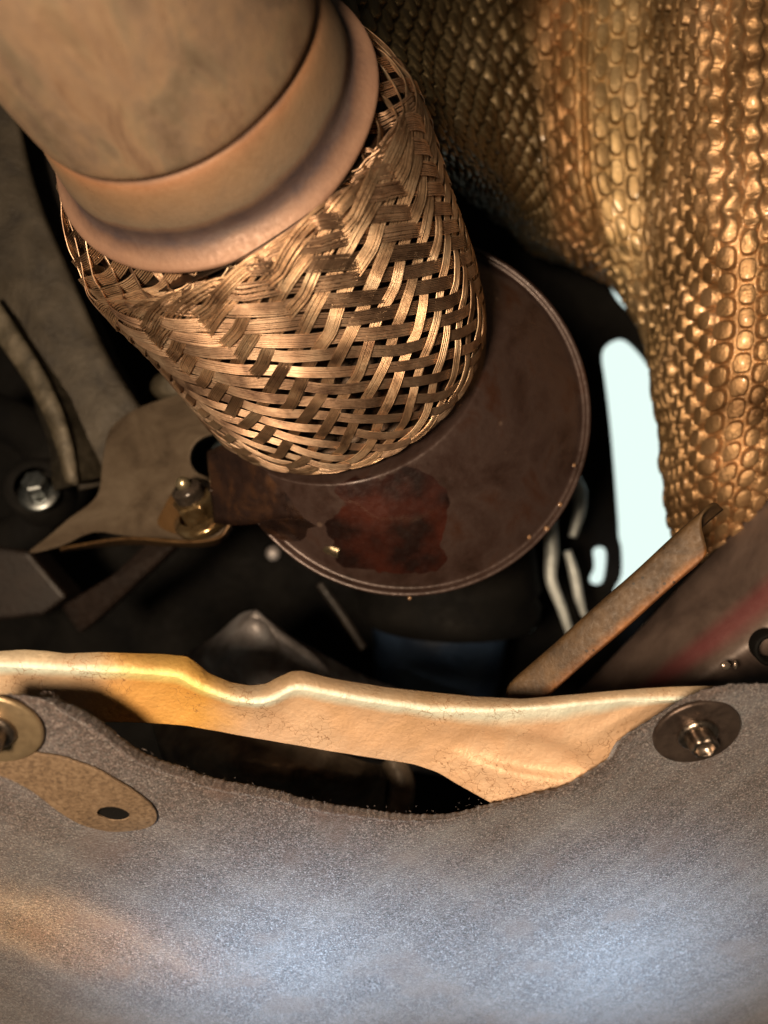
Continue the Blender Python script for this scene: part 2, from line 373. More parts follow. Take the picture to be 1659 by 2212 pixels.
cone = grid('converter_cone', np.concatenate([fine_rows, rows[30:]]), mat_cone, ex, cv=True)
# oil beads along the rolled rim
mat_drop = M('oil_bead', [(.16, .09, .05), (.26, .15, .08)], 1, (.05, .1), .0, 0, 5, coat=1, spec=.8)
def blob(name, c, r, m, parent=None, sc=(1, 1, 1), n=10, k=14):
    u = np.linspace(0, math.pi, n); v = np.linspace(0, 2 * math.pi, k, endpoint=False)
    P = np.stack([np.sin(u)[:, None] * np.cos(v)[None] * sc[0], np.sin(u)[:, None] * np.sin(v)[None] * sc[1], np.cos(u)[:, None] * np.ones(k)[None] * sc[2]], -1) * r + np.array(c)
    return grid(name, P, m, parent, cv=True)
for (u, v, r) in [(1181, 1142, .07), (1143, 1160, .06), (1128, 1165, .05), (1103, 1192, .06), (1070, 1215, .05), (1030, 1236, .09), (1025, 1228, .07), (946, 1258, .05),
                  (868, 1263, .08), (800, 1255, .06), (1210, 1090, .06), (1240, 1005, .05), (690, 1215, .05), (885, 1292, .05)]:
    blob('oil_drop', at(u, v, 24.6), r * 1.25, mat_drop, ex, (1, .7, 1))

# mounting tab welded to the cone (left)
mat_tab = M('brown_scaled_steel', [(.022, .013, .012), (.045, .024, .018), (.11, .05, .024)], .9, (.22, .42), .7, .25, 4, coat=.4)
tab_rows = []
for (ua, va, da, ub, vb, db) in [(455, 975, 24.9, 470, 1128, 25.3), (500, 958, 24.1, 520, 1132, 24.6), (560, 965, 23.5, 575, 1126, 24.1), (620, 995, 23.3, 630, 1122, 23.8),
                                 (680, 1035, 23.5, 685, 1118, 23.75), (724, 1088, 24.0, 718, 1104, 24.1)]:
    A_, B_ = at(ua, va, da), at(ub, vb, db)
    tab_rows.append([A_ * (1 - s) + B_ * s - np.array([0, 1, 0]) * math.sin(s * math.pi) * .07 for s in np.linspace(0, 1, 9)])
tb = grid('mounting_tab', cr(np.array(tab_rows), 40), mat_tab, ex); solid(tb, .16)
gus = prism('weld_gusset', [(560, 1128, 23.7), (640, 1120, 23.3), (690, 1140, 23.6), (742, 1172, 24.2), (748, 1200, 24.5), (720, 1208, 24.6), (640, 1185, 24.6), (585, 1160, 24.5)], .25, mat_tab, ex, .08, sm=4)
tube('stud', [at(690, 1172, 24.3), at(715, 1182, 24.1), at(738, 1192, 24.0)], [.2, .26, .24], M('dull_stud', [(.1, .08, .05), (.32, .25, .16)], 2, (.25, .4), .9, .2, 6), ex, 14, 16)

# ------------------------------------------------------------ embossed heat shield
def shield():
    # rows: seen lines from top to bottom; columns left to right, each (u, v, d)
    top = [(560, -80, 26), (700, -80, 27.5), (850, -80, 29.2), (980, -80, 30.5), (1090, -80, 31), (1180, -80, 30.4), (1245, -80, 29.6), (1330, -80, 29.3), (1410, -80, 28.6), (1470, -80, 26.6), (1530, -80, 24.8), (1610, -80, 24.2), (1700, -80, 25), (1840, -80, 27)]
    r1 = [(620, 60, 26), (760, 70, 27.5), (890, 70, 29.2), (1010, 70, 30.5), (1110, 70, 31), (1190, 70, 30.3), (1248, 70, 29.5), (1330, 70, 29.4), (1405, 70, 28.8), (1465, 70, 26.6), (1525, 70, 24.7), (1605, 70, 24.0), (1690, 70, 24.8), (1840, 70, 27)]
    r2 = [(760, 190, 26.5), (860, 190, 27.8), (960, 200, 29.4), (1060, 210, 30.8), (1140, 220, 31.4), (1200, 230, 30.5), (1252, 240, 29.6), (1330, 240, 29.6), (1405, 240, 29.2), (1460, 230, 27), (1518, 230, 24.8), (1600, 230, 23.8), (1690, 230, 24.4), (1840, 230, 26.5)]
    r3 = [(850, 270, 27.5), (930, 285, 28.6), (1010, 310, 30.2), (1090, 340, 31.8), (1160, 370, 32.3), (1215, 390, 31.2), (1262, 400, 30.3), (1335, 410, 30.2), (1405, 410, 29.8), (1455, 400, 27.4), (1520, 390, 24.9), (1600, 390, 23.7), (1690, 390, 24.1), (1840, 390, 26)]
    r4 = [(890, 320, 29), (970, 345, 30.4), (1050, 390, 32), (1120, 440, 33.2), (1190, 490, 33.3), (1245, 510, 32.2), (1292, 520, 31.4), (1350, 560, 30.8), (1410, 580, 30), (1450, 580, 27.8), (1515, 570, 25.2), (1590, 560, 23.8), (1685, 550, 23.8), (1840, 540, 25.5)]
    r5 = [(905, 335, 31), (985, 365, 32.4), (1065, 420, 34), (1140, 480, 35), (1210, 530, 35), (1262, 552, 34), (1312, 575, 33), (1375, 660, 31.6), (1415, 730, 30), (1450, 760, 28.2), (1505, 760, 25.8), (1580, 750, 24.2), (1680, 740, 24.0), (1840, 720, 25.5)]
    r6 = [(915, 350, 33), (995, 385, 34.4), (1080, 450, 36), (1150, 510, 37), (1222, 548, 37), (1275, 568, 36), (1325, 600, 34.6), (1395, 700, 32), (1425, 830, 30), (1450, 910, 28.2), (1495, 940, 26.6), (1565, 930, 25), (1665, 910, 24.6), (1840, 880, 26)]
    r7 = [(930, 365, 35), (1005, 400, 36), (1095, 470, 38), (1160, 530, 39), (1235, 560, 39), (1288, 580, 38), (1335, 612, 36), (1405, 730, 33), (1432, 880, 30.6), (1452, 1020, 28.8), (1485, 1080, 27.4), (1545, 1090, 26), (1640, 1060, 25.4), (1840, 1020, 27)]
    r8 = [(945, 380, 37), (1015, 415, 38), (1105, 485, 40), (1170, 545, 41), (1245, 570, 41), (1298, 590, 40), (1345, 625, 38), (1415, 760, 34), (1440, 930, 31.4), (1458, 1110, 29.6), (1482, 1180, 28.4), (1530, 1210, 27.2), (1610, 1160, 26.6), (1760, 1090, 28)]
    for r in (top, r1, r2, r3, r4, r5, r6, r7, r8):
        for j_, q_ in enumerate((6.0, 5.5, 4.0, 2.2, .8)): r[j_] = (r[j_][0], r[j_][1], r[j_][2] - q_)
    G = np.array([[at(*p) for p in r] for r in (top, r1, r2, r3, r4, r5, r6, r7, r8)])
    n, k = 800, 760
    P = cr(cr(G, n), k, axis=1)
    ds = np.linalg.norm(np.diff(P, axis=1), axis=2); dt = np.linalg.norm(np.diff(P, axis=0), axis=2)
    Sx = np.concatenate([[0], np.cumsum(np.median(ds, axis=0))])
    Ty = np.concatenate([[0], np.cumsum(np.median(dt[:, 330:], axis=1))])
    j0 = int(k * .475)
    rate = np.interp(np.linspace(0, 1, n - 1), [0, .45, .6, 1], [1, 1, 1.35, 1.5])
    Ty = np.concatenate([[0], np.cumsum(np.median(dt[:, 420:], axis=1) * rate)]); Sx = np.concatenate([[0], np.cumsum(ds[:420].mean(0))]); Sx = Sx - Sx[j0] + 40
    X, Y = np.meshgrid(Sx, Ty)
    X = X + .10 * sn(X * .5, Y * .45, 2.0); Y = Y + .35 * sn(X * .25, Y * .2, .5)
    cs, pt = .58, .92
    col = np.round(X / cs); dx = (X / cs - col) * 2
    yy = Y / pt + .5 * (np.mod(col, 2)); dy = (yy - np.round(yy)) * 2
    r = (np.abs(dx) * 1.14) ** 2.8 + (np.abs(dy) * 1.1) ** 2.8
    bmp = np.clip((1 - r) * 3.2, 0, 1); bmp = bmp * bmp * (3 - 2 * bmp)
    bmp = .88 * bmp + .12 * (np.cos(dx * math.pi / 2) * np.cos(dy * math.pi / 2))
    rid = rng.rand(200, 200)[(col.astype(int)) % 200, np.round(yy).astype(int) % 200]
    amp = .30 * (.8 + .4 * rid) * (1 + .25 * sn(X * .8, Y * .7, 4))
    # right hand folds: the dimples run together into upright waves
    uv_r = np.clip((np.linspace(0, 1, k)[None] - .74) / .05, 0, 1) * np.clip((.5 - np.linspace(0, 1, n)[:, None]) / .06, 0, 1)
    wav = np.cos((X + .09 * np.sin(Y / pt * 2 * math.pi)) / (cs * 1.15) * 2 * math.pi) * .5 + .5
    H = amp * bmp * (1 - uv_r) + uv_r * (.20 * wav + .04 * bmp)
    # crushed crease
    crush = np.exp(-((X - X[395, 430]) / .9) ** 2 - ((Y - Y[395, 430]) / .5) ** 2)
    H = H * (1 - .85 * crush)
    ga = np.gradient(P, axis=1); gb = np.gradient(P, axis=0); N = np.cross(ga, gb); N /= np.linalg.norm(N, axis=2)[..., None]
    if N[..., 1].mean() > 0: N = -N
    fold = np.exp(-((X - 40 - .12 * sn(Y * .8, X * 0, 1)) / .11) ** 2) * .3      # overlapped seam
    big = .10 * sn(X * 1.1, Y * .8, 3)
    P = P + N * (H - fold + big)[..., None]
    return P
def shield_shade_x(N, L, col, tc, mp, B):
    r = uvramp(N, L, tc, 1, [(0, (.2, .22, .2)), (.3, (.3, .3, .26)), (.42, (.95, .75, .6)), (.52, (1, 1, .9)), (.66, (.75, .7, .62)), (.78, (1.08, .93, .82)), (1, (1.08, .93, .85))], .06, .35, mp)  # left side darkened: the pipe's shadow painted into the colour
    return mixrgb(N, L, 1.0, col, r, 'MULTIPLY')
mat_shield = M('amber_aluminium', [(.14, .085, .04), (.4, .28, .15), (.55, .4, .25)], .4, (.36, .52), .75, .5, 10, coat=.15, fine=.3, extra=shield_shade_x)
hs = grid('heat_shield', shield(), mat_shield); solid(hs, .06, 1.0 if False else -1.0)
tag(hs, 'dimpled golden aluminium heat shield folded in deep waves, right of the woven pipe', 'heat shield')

# ------------------------------------------------------------ zinc plated crossmember
def strip():
    topl = [(-60, 1412), (0, 1406), (50, 1403), (100, 1406), (140, 1411), (215, 1408), (350, 1412), (405, 1417), (430, 1434), (450, 1452), (500, 1473), (540, 1480), (575, 1476), (600, 1462), (630, 1449), (655, 1448), (700, 1460), (750, 1470), (830, 1483), (930, 1494), (1030, 1504), (1130, 1509), (1230, 1500), (1340, 1490), (1450, 1483), (1530, 1481), (1620, 1490)]
    crs = [(-60, 1440), (0, 1440), (100, 1446), (200, 1450), (340, 1458), (385, 1462), (430, 1490), (500, 1515), (560, 1521), (595, 1512), (625, 1492), (650, 1488), (700, 1500), (800, 1517), (930, 1537), (1040, 1540), (1200, 1530), (1350, 1515), (1620, 1510)]
    bot = [(-60, 1560), (150, 1560), (275, 1560), (400, 1567), (500, 1585), (600, 1603), (700, 1621), (830, 1641), (895, 1652), (945, 1668), (995, 1698), (1045, 1726), (1090, 1752), (1200, 1725), (1280, 1690), (1340, 1640), (1400, 1590), (1480, 1540), (1540, 1522), (1620, 1520)]
    u = np.concatenate([np.linspace(-60, 1620, 420)])
    f = lambda a: np.interp(u, [p[0] for p in a], [p[1] for p in a])
    def smt(y, w):
        k = np.hanning(w); k /= k.sum(); return np.convolve(np.pad(y, w // 2, mode='edge'), k, 'valid')[:len(u)]
    vt, vc, vb = smt(f(topl), 7), smt(f(crs), 13), smt(f(bot), 9)
    base = np.interp(u, [-60, 400, 900, 1620], [18.3, 18.9, 19.1, 18.1])
    ridge = np.interp(u, [-60, 250, 340, 1050, 1250, 1620], [.12, .18, .42, .42, .2, .1])
    P = []
    for s in np.linspace(0, 1, 25):                         # lip above the crease
        v = vt * (1 - s) + vc * s; d = base + ridge * (1 - s) ** 2.3 - ridge * .0
        P.append([at(*q) for q in zip(u, v, d)])
    for s in np.linspace(0, 1, 70)[1:]:
        v = vc * (1 - s) + vb * s
        d = base + ridge * .55 * (s * s / (s * s + .07)) + s * .5
        # oval pressed pad
        du = (u - 1130) / 135.; dv = (v - 1628 - (u - 1130) * .2) / 36.
        e = du ** 2 + dv ** 2
        d = d + .26 / (1 + np.exp((e - 1) * 3.0))
        du2 = (u - 1400) / 120.; dv2 = (v - 1530 + (u - 1400) * .45) / 18.
        d = d - .08 * np.exp(-(du2 ** 2 + dv2 ** 2))
        P.append([at(*q) for q in zip(u, v, d)])
    P = np.array(P); P[..., 1] += .03 * sn(P[..., 0] * 2, P[..., 2] * 3, 1)
    return P
def zinc_x(N, L, col, tc, mp, B):
    # fine dark craze lines in the plating
    v = N.new('ShaderNodeTexVoronoi'); v.feature = 'DISTANCE_TO_EDGE'; v.inputs['Scale'].default_value = 3.2
    n = N.new('ShaderNodeTexNoise'); n.inputs['Scale'].default_value = 2.5; n.inputs['Detail'].default_value = 4; L.new(mp.outputs[0], n.inputs[0])
    c1 = mixrgb(N, L, .75, mp.outputs[0], n.outputs['Color'], 'ADD'); L.new(c1, v.inputs[0])
    mr = N.new('ShaderNodeMapRange'); L.new(v.outputs[0], mr.inputs[0]); mr.inputs[1].default_value = 0; mr.inputs[2].default_value = .03; mr.inputs[3].default_value = 1; mr.inputs[4].default_value = 0
    n2 = N.new('ShaderNodeTexNoise'); n2.inputs['Scale'].default_value = .9; L.new(mp.outputs[0], n2.inputs[0])
    m2 = N.new('ShaderNodeMapRange'); L.new(n2.outputs[0], m2.inputs[0]); m2.inputs[1].default_value = .48; m2.inputs[2].default_value = .6
    ml = N.new('ShaderNodeMath'); ml.operation = 'MULTIPLY'; L.new(mr.outputs[0], ml.inputs[0]); L.new(m2.outputs[0], ml.inputs[1])
    m3 = N.new('ShaderNodeMath'); m3.operation = 'MULTIPLY'; L.new(ml.outputs[0], m3.inputs[0]); m3.inputs[1].default_value = .95
    r = uvramp(N, L, tc, 0, [(0, (.24, .19, .12)), (.16, (.28, .23, .16)), (.23, (.5, .62, .58)), (.30, (.5, .6, .54)), (.38, (.55, .36, .22)), (1, (.52, .34, .21))], .03, 1.5, mp)  # pale crease band is a cool highlight painted into the plating colour
    g = uvramp(N, L, tc, 1, [(0, (.75, .85, .9)), (.14, (.85, .85, .8)), (.2, (1.05, .8, .3)), (.29, (1.1, .85, .25)), (.36, (1, 1, 1)), (1, (1, 1, 1))], .03, 1.2, mp)
    return mixrgb(N, L, m3.outputs[0], mixrgb(N, L, .9, mixrgb(N, L, .65, col, r), g, 'MULTIPLY'), (.2, .1, .04))
mat_zinc = M('yellow_zinc_plate', [(.36, .2, .07), (.52, .32, .18), (.56, .41, .28), (.48, .29, .18)], .35, (.5, .66), .3, .4, 9, extra=zinc_x, fine=.25)
cm = grid('crossmember', strip(), mat_zinc); solid(cm, .12)
tag(cm, 'bare zinc plated steel crossmember with a scooped notch, curving across the middle', 'crossmember')

# ------------------------------------------------------------ felt undertray
EDGE = [(-90, 1496), (0, 1501), (65, 1504), (100, 1514), (130, 1537), (170, 1562), (210, 1587), (250, 1617), (300, 1650), (350, 1673), (425, 1701), (500, 1719), (550, 1732), (650, 1752), (750, 1766), (830, 1769),
        (930, 1763), (1030, 1751), (1130, 1727), (1205, 1700), (1280, 1667), (1322, 1645), (1342, 1610), (1380, 1582), (1430, 1547), (1480, 1512), (1520, 1492), (1580, 1478), (1659, 1483), (1760, 1490)]
PN = np.array([.05, -.84, -.54]); PN /= np.linalg.norm(PN)
P0 = at(830, 1600, 17.4)
def onfelt(u, v, lift=0.0):
    r = at(u, v, 1.0); t = (P0 @ PN) / (r @ PN); p = r * t
    p = p + PN * bumpf(p)
    return p + PN * lift
def bumpf(p):
    x, z = p[..., 0], p[..., 2]
    return .16 * sn(x * .55, z * .7, 1.4) + .05 * sn(x * 1.6, z * 1.7, 2.2)
def felt():
    u = np.linspace(-90, 1760, 520); E_ = np.array(EDGE)
    ve = np.interp(u, E_[:, 0], E_[:, 1]); k = np.hanning(7); k /= k.sum(); ve = np.convolve(np.pad(ve, 3, mode='edge'), k, 'valid')
    ve = ve + .8 * np.sin(u * .21) + .7 * np.sin(u * .47 + 1) + rng.randn(len(u)) * .35
    P = []
    top = np.array([onfelt(a_, b_) for a_, b_ in zip(u, ve)])
    nrm = np.array([0.0, 0.15, 1.0])
    eu = np.interp(u, [-90, 60, 150, 500, 800, 1000, 1300, 1500], [.0, .02, .3, .3, .26, .12, .05, .0])[:, None] * np.array([0, 0, 1.0])
    bk = top + np.array([0, .4, -.14]) + eu
    P += [bk + np.array([0, .3, -.5]), bk + np.array([0, .04, -.03]), bk, bk * .6 + (top + np.array([0, .1, -.02]) + eu * .5) * .4, top + np.array([0, .08, -.01]) + eu * .3, top + np.array([0, .02, 0]) + eu * .1]
    for s in np.linspace(0, 1, 200):
        v = ve * (1 - s) + 2330 * s
        P.append(np.array([onfelt(a_, b_) for a_, b_ in zip(u, v)]) - PN * (.06 * math.exp(-s / .01)))
    return np.array(P)
def felt_x(N, L, col, tc, mp, B):
    n = N.new('ShaderNodeTexNoise'); n.inputs['Scale'].default_value = 26; n.inputs['Detail'].default_value = 2; L.new(mp.outputs[0], n.inputs[0])
    r = N.new('ShaderNodeMapRange'); L.new(n.outputs[0], r.inputs[0]); r.inputs[1].default_value = .55; r.inputs[2].default_value = .68; r.inputs[3].default_value = 0; r.inputs[4].default_value = .55
    a_ = mixrgb(N, L, r.outputs[0], col, (.34, .31, .3))
    n2 = N.new('ShaderNodeTexNoise'); n2.inputs['Scale'].default_value = .55; n2.inputs['Detail'].default_value = 5; L.new(mp.outputs[0], n2.inputs[0])
    r2 = N.new('ShaderNodeMapRange'); L.new(n2.outputs[0], r2.inputs[0]); r2.inputs[1].default_value = .56; r2.inputs[2].default_value = .66; r2.inputs[4].default_value = .55
    return mixrgb(N, L, r2.outputs[0], a_, (.07, .042, .032))
mat_felt = M('grey_felt', [(.009, .0065, .0055), (.037, .024, .0205), (.125, .092, .083)], 11.0, (.75, .95), 0, .5, 14, extra=felt_x, sheen=.3, fine=.6, dist=1.2)
ut = grid('undertray', felt(), mat_felt)
tag(ut, 'grey felt covered undertray with a curved cut-out edge, filling the bottom', 'undertray')
# loose fibres along the cut edge
mat_fib = M('felt_fibre', [(.06, .048, .042), (.14, .11, .1)], 3, (.7, .9), 0, 0, 5)
V, Fc = [], []
for _ in range(170):
    u = random.uniform(80, 1250); v = float(np.interp(u, [e[0] for e in EDGE], [e[1] for e in EDGE])) + random.uniform(0, 6)
    p = onfelt(u, v) - PN * random.uniform(0, .3) + np.array([0, 0, random.uniform(0, .2)])
    d = np.array([random.gauss(0, .9), random.gauss(-.4, .5), random.gauss(.25, .4)]); d *= random.uniform(.02, .075) / np.linalg.norm(d)
    q = p + d; r_ = q + np.array([random.gauss(0, .04), 0, random.gauss(0, .04)]); wv = np.array([.007, 0, .004])
    i = len(V); V += [p - wv, p + wv, q + wv * .8, q - wv * .8, r_]; Fc += [[i, i + 1, i + 2, i + 3], [i + 3, i + 2, i + 4]]
tag(mk('edge_fibres', V, Fc, mat_fib, ut), kind='stuff')

# screws with washers through the felt
mat_washer = M('brown_washer', [(.06, .042, .035), (.11, .08, .066), (.15, .11, .09)], 1.5, (.35, .5), .8, .2, 8)
mat_washer_l = M('brass_washer', [(.3, .22, .13), (.48, .36, .22)], 1.5, (.3, .45), .8, .15, 8)
mat_screw = M('dull_steel_screw', [(.14, .11, .09), (.4, .33, .27)], 2.5, (.25, .42), 1, .3, 8)
def star(r, n=6, dep=.14, k=96):
    t = np.linspace(0, 2 * math.pi, k, endpoint=False); return r * (1 - dep * .5 * (1 - np.cos(n * t))), t
def screw(u, v, label, mw, spin, tilt=(0, 0, 0)):
    c = onfelt(u, v, .03); t = thing('screw', c, label, 'screw', 'screws holding the felt undertray')
    n = PN + np.array(tilt); n /= np.linalg.norm(n)
    lathe('washer', c, n, [(.0, .3), (.0, .96), (.03, 1.0), (.09, 1.01), (.13, .99), (.15, .95), (.14, .7), (.13, .42), (.12, .36)], mw, t, 96)
    a_, b_, n_ = basis(n)
    lathe('flange', c, n, [(.12, .48), (.2, .47), (.25, .43), (.27, .36), (.26, .3)], mat_screw, t, 64)
    rows = []
    for h, r, dp in [(.2, .33, .1), (.45, .33, .14), (.56, .32, .14), (.6, .29, .14), (.6, .24, .1), (.58, .22, .05), (.46, .2, .0), (.42, .12, 0), (.42, .01, 0)]:
        rr, tt_ = star(r, 6, dp); tt2 = tt_ + spin
        rows.append(c + n_ * h + rr[:, None] * (np.cos(tt2)[:, None] * a_ + np.sin(tt2)[:, None] * b_))
    grid('head', rows, mat_screw, t, cv=True)
screw(1503, 1578, 'screw with a wide brown washer at the right end of the felt cut-out', mat_washer, .3)
screw(-6, 1563, 'screw with a pale brass washer cut by the left edge of the photo', mat_washer_l, .1)

# strap plate lying on the felt
pl = [(-60, 1590), (60, 1612), (150, 1628), (225, 1655), (290, 1695), (335, 1738), (338, 1768), (305, 1790), (255, 1795), (205, 1783), (150, 1752), (90, 1708), (30, 1672), (-60, 1640)]
hol = [(248 + 34 * math.cos(t), 1748 + 17 * math.sin(t) + 4 * math.cos(t)) for t in np.linspace(0, 2 * math.pi, 22)[:-1]]
def plate():
    bm = bmesh.new()
    def loop(pts):
        vs = [bm.verts.new(p) for p in pts]; return [bm.edges.new((vs[i], vs[(i + 1) % len(vs)])) for i in range(len(vs))]
    o2 = closed(np.array([[*p, 0] for p in pl], float), 5)
    ed = loop([tuple(onfelt(p[0], p[1], .11)) for p in o2]) + loop([tuple(onfelt(p[0], p[1], .11)) for p in hol])
    bmesh.ops.triangle_fill(bm, edges=ed, use_beauty=True); bm.verts.index_update(); bmesh.ops.recalc_face_normals(bm, faces=bm.faces)
    Vv = np.array([v.co[:] for v in bm.verts]); fc = [[v.index for v in f.verts] for f in bm.faces]
    nf = np.cross(Vv[fc[0][1]] - Vv[fc[0][0]], Vv[fc[0][2]] - Vv[fc[0][0]])
    if nf @ PN < 0: fc = [q[::-1] for q in fc]
    bm.free(); o = mk('strap_plate', Vv, fc, mat_plate, smooth=False); solid(o, .08); bevel(o, .025, 2); return o
mat_plate = M('speckled_gold_plate', [(.075, .048, .028), (.145, .095, .056), (.2, .14, .088)], 9.0, (.6, .8), .1, .5, 14, fine=.5)
so_ = plate(); lathe('hole_shade', onfelt(248, 1749, .05), PN, [(0, .005), (0, .2), (0, .42)], mat_black, so_, 32)  # flat black disc stands in for the shade inside the hole
tag(so_, 'speckled gold steel strap with one hole lying on the felt at lower left', 'plate')

# ------------------------------------------------------------ drip rail (folded strip, right)
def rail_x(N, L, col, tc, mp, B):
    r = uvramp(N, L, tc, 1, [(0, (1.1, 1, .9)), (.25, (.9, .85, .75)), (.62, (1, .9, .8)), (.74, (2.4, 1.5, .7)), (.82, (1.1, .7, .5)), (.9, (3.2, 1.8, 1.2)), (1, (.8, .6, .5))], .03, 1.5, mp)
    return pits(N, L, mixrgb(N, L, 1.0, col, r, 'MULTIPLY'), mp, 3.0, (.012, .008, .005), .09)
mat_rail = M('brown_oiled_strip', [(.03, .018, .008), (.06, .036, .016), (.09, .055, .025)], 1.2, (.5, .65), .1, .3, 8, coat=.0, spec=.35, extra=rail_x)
sec = [(1558, 1096, 20.7), (1546, 1086, 20.35), (1532, 1089, 20.05), (1520, 1104, 19.92), (1515, 1128, 19.87), (1519, 1155, 19.82), (1526, 1182, 19.78), (1524, 1200, 19.78), (1510, 1218, 19.9), (1502, 1226, 20.2)]
e0 = np.array([at(*p) for p in sec]); e0 = cr(e0, 40)
A0 = at(1516, 1150, 19.7); B0 = at(1108, 1512, 21.4)
rows = []
for s in np.linspace(0, 1, 60):
    k = np.clip((s) / .08, 0, 1)
    c = e0.mean(0); off = (e0 - c); flat = off.copy()
    rows.append(e0 + (B0 - A0) * s * 1.05 + np.array([.0, .02 * math.sin(s * 9), .015 * math.sin(s * 14)]))
rail = grid('folded_strip', rows, mat_rail); solid(rail, .09)
tag(rail, 'long oily brown folded metal strip running diagonally beside the bright gap', 'metal strip')

# ------------------------------------------------------------ painted panel behind it
def panel_x(N, L, col, tc, mp, B):
    r = uvramp(N, L, tc, 1, [(0, (0, 0, 0)), (.36, (0, 0, 0)), (.44, (.75, .75, .75)), (.5, (.75, .75, .75)), (.6, (0, 0, 0))], .04, .5, mp)  # red band: a blurred reflection painted into the panel colour
    return mixrgb(N, L, r, col, (.14, .035, .038))
mat_panel = M('brown_painted_panel', [(.04, .027, .023), (.1, .07, .058), (.16, .115, .095)], .35, (.35, .55), .2, .15, 5, extra=panel_x)
PG = np.array([[at(1700, 1040, 25), at(1540, 1190, 26.5), at(1340, 1400, 28.5), at(1180, 1560, 30)],
               [at(1720, 1130, 24), at(1580, 1260, 25), at(1400, 1420, 26.6), at(1240, 1570, 28)],
               [at(1740, 1220, 23.2), at(1620, 1330, 23.8), at(1460, 1450, 25), at(1300, 1580, 26.4)],
               [at(1760, 1300, 23), at(1660, 1400, 23.4), at(1530, 1480, 24.2), at(1400, 1600, 25.4)],
               [at(1800, 1420, 24.5), at(1740, 1470, 24.6), at(1620, 1540, 25), at(1500, 1640, 26)]])
pn = grid('body_panel', cr(cr(PG, 60), 60, axis=1).transpose(1, 0, 2), mat_panel); solid(pn, .2)
tag(pn, 'blurred brown body panel with a red reflection painted on, behind the folded strip at the right', 'body panel')
sp = thing('pivot_bush', at(1660, 1402, 22.2), 'dark round bush with an open centre at the right edge above the felt', 'bush')
lathe('sleeve', at(1668, 1404, 22.4), (-.2, -1, -.1), [(-.6, .5), (.0, .5), (.05, .46), (.05, .42), (.0, .36), (-.5, .34)], mat_black, sp, 40)
mat_tag = M('bright_clip', [(.35, .25, .2), (.6, .5, .4)], 3, (.2, .3), .8, .2, 8)
blob('clip', at(1567, 1438, 22.5), .16, mat_tag, sp, (1, .5, .8)); blob('clip', at(1588, 1436, 22.6), .13, mat_tag, sp, (.5, .5, 1))

# ------------------------------------------------------------ left: casting, rib, bracket, nut
mat_cast = M('olive_cast_aluminium', [(.016, .012, .008), (.036, .028, .018), (.06, .048, .033)], .6, (.5, .7), .3, .6, 7, fine=.4)
mat_rib = M('mottled_cast_rib', [(.022, .017, .009), (.055, .044, .027), (.11, .09, .062)], 1.2, (.5, .7), .3, .6, 7)
def slab(name, L_, R_, m, parent, bulge=.5, n=50, k=24, th=.5):
    A_ = cr(np.array([at(*p) for p in L_]), n); B_ = cr(np.array([at(*p) for p in R_]), n)
    s = np.linspace(0, 1, k)
    P = A_[:, None] * (1 - s)[None, :, None] + B_[:, None] * s[None, :, None]
    P[..., 1] -= bulge * (np.sin(s * math.pi) ** .6)[None]
    P[..., 1] += .04 * sn(P[..., 0] * 2.5, P[..., 2] * 2.5, 1)
    o = grid(name, P, m, parent); solid(o, th); return o
eb = thing('engine_casting', at(120, 800, 32), 'dark olive ribbed aluminium casting at the left behind the pipe', 'engine casting')
slab('upright', [(-240, 150, 31), (-130, 350, 31), (-10, 640, 31), (90, 860, 31), (170, 1060, 31)], [(20, 150, 31), (75, 400, 31), (165, 620, 31), (235, 770, 31), (330, 920, 31)], mat_cast, eb, .3, th=2)
slab('rib', [(-30, 700, 30), (0, 745, 30), (70, 850, 30), (115, 950, 30), (140, 1045, 30)], [(-10, 640, 30), (25, 690, 30), (100, 810, 30), (150, 930, 30), (172, 1045, 30)], mat_rib, eb, .16, th=1.5)
slab('web', [(-200, 100, 33.5), (-100, 500, 33.5), (40, 760, 33.5), (120, 1000, 33.5)], [(60, 100, 34), (170, 560, 34), (300, 860, 34), (400, 1000, 34)], mat_dark, eb, .1, th=.5)
blob('boss', at(385, 835, 32), .9, mat_rib, eb, (1.3, .7, .8))
mat_brk = M('grey_brown_bracket', [(.06, .042, .027), (.11, .08, .053), (.15, .115, .08)], .5, (.4, .55), .5, .2, 7, stretch=(1, 1, 1.6), fine=.2)
mat_amber = M('amber_oil_film', [(.1, .05, .018), (.2, .11, .045)], .8, (.12, .22), .6, .1, 4, coat=1)
br = thing('engine_bracket', at(300, 1100, 27), 'flat grey brown steel bracket pointing right towards the brown disc', 'bracket')
def brplate():
    outl = [(60, 1195), (105, 1157), (150, 1118), (190, 1090), (213, 1060), (220, 1000), (235, 930), (280, 890), (330, 868), (420, 840), (520, 800), (560, 900), (520, 930), (470, 935), (430, 950), (412, 975), (412, 1000), (425, 1020), (455, 1035), (482, 1058),
            (496, 1100), (492, 1130), (470, 1158), (430, 1168), (350, 1163), (270, 1158), (200, 1150), (130, 1180)]
    P = [(u, v, 29.5 - (u - 60) / 436 * 3.2 + (1160 - v) / 360 * 1.6) for u, v in outl]
    return prism('arm', P, .35, mat_brk, br, .06, sm=3)
brplate()
slab('lower_flange', [(130, 1182, 29.0), (270, 1160, 27.9), (400, 1167, 26.8), (470, 1158, 26.4), (494, 1130, 26.3)], [(130, 1186, 31), (270, 1172, 30), (400, 1176, 28.6), (470, 1170, 28), (500, 1136, 27.6)], M('rusty_lip', [(.06, .03, .012), (.15, .085, .035)], 2, (.35, .5), .5, .3, 8), br, 0, th=.1)
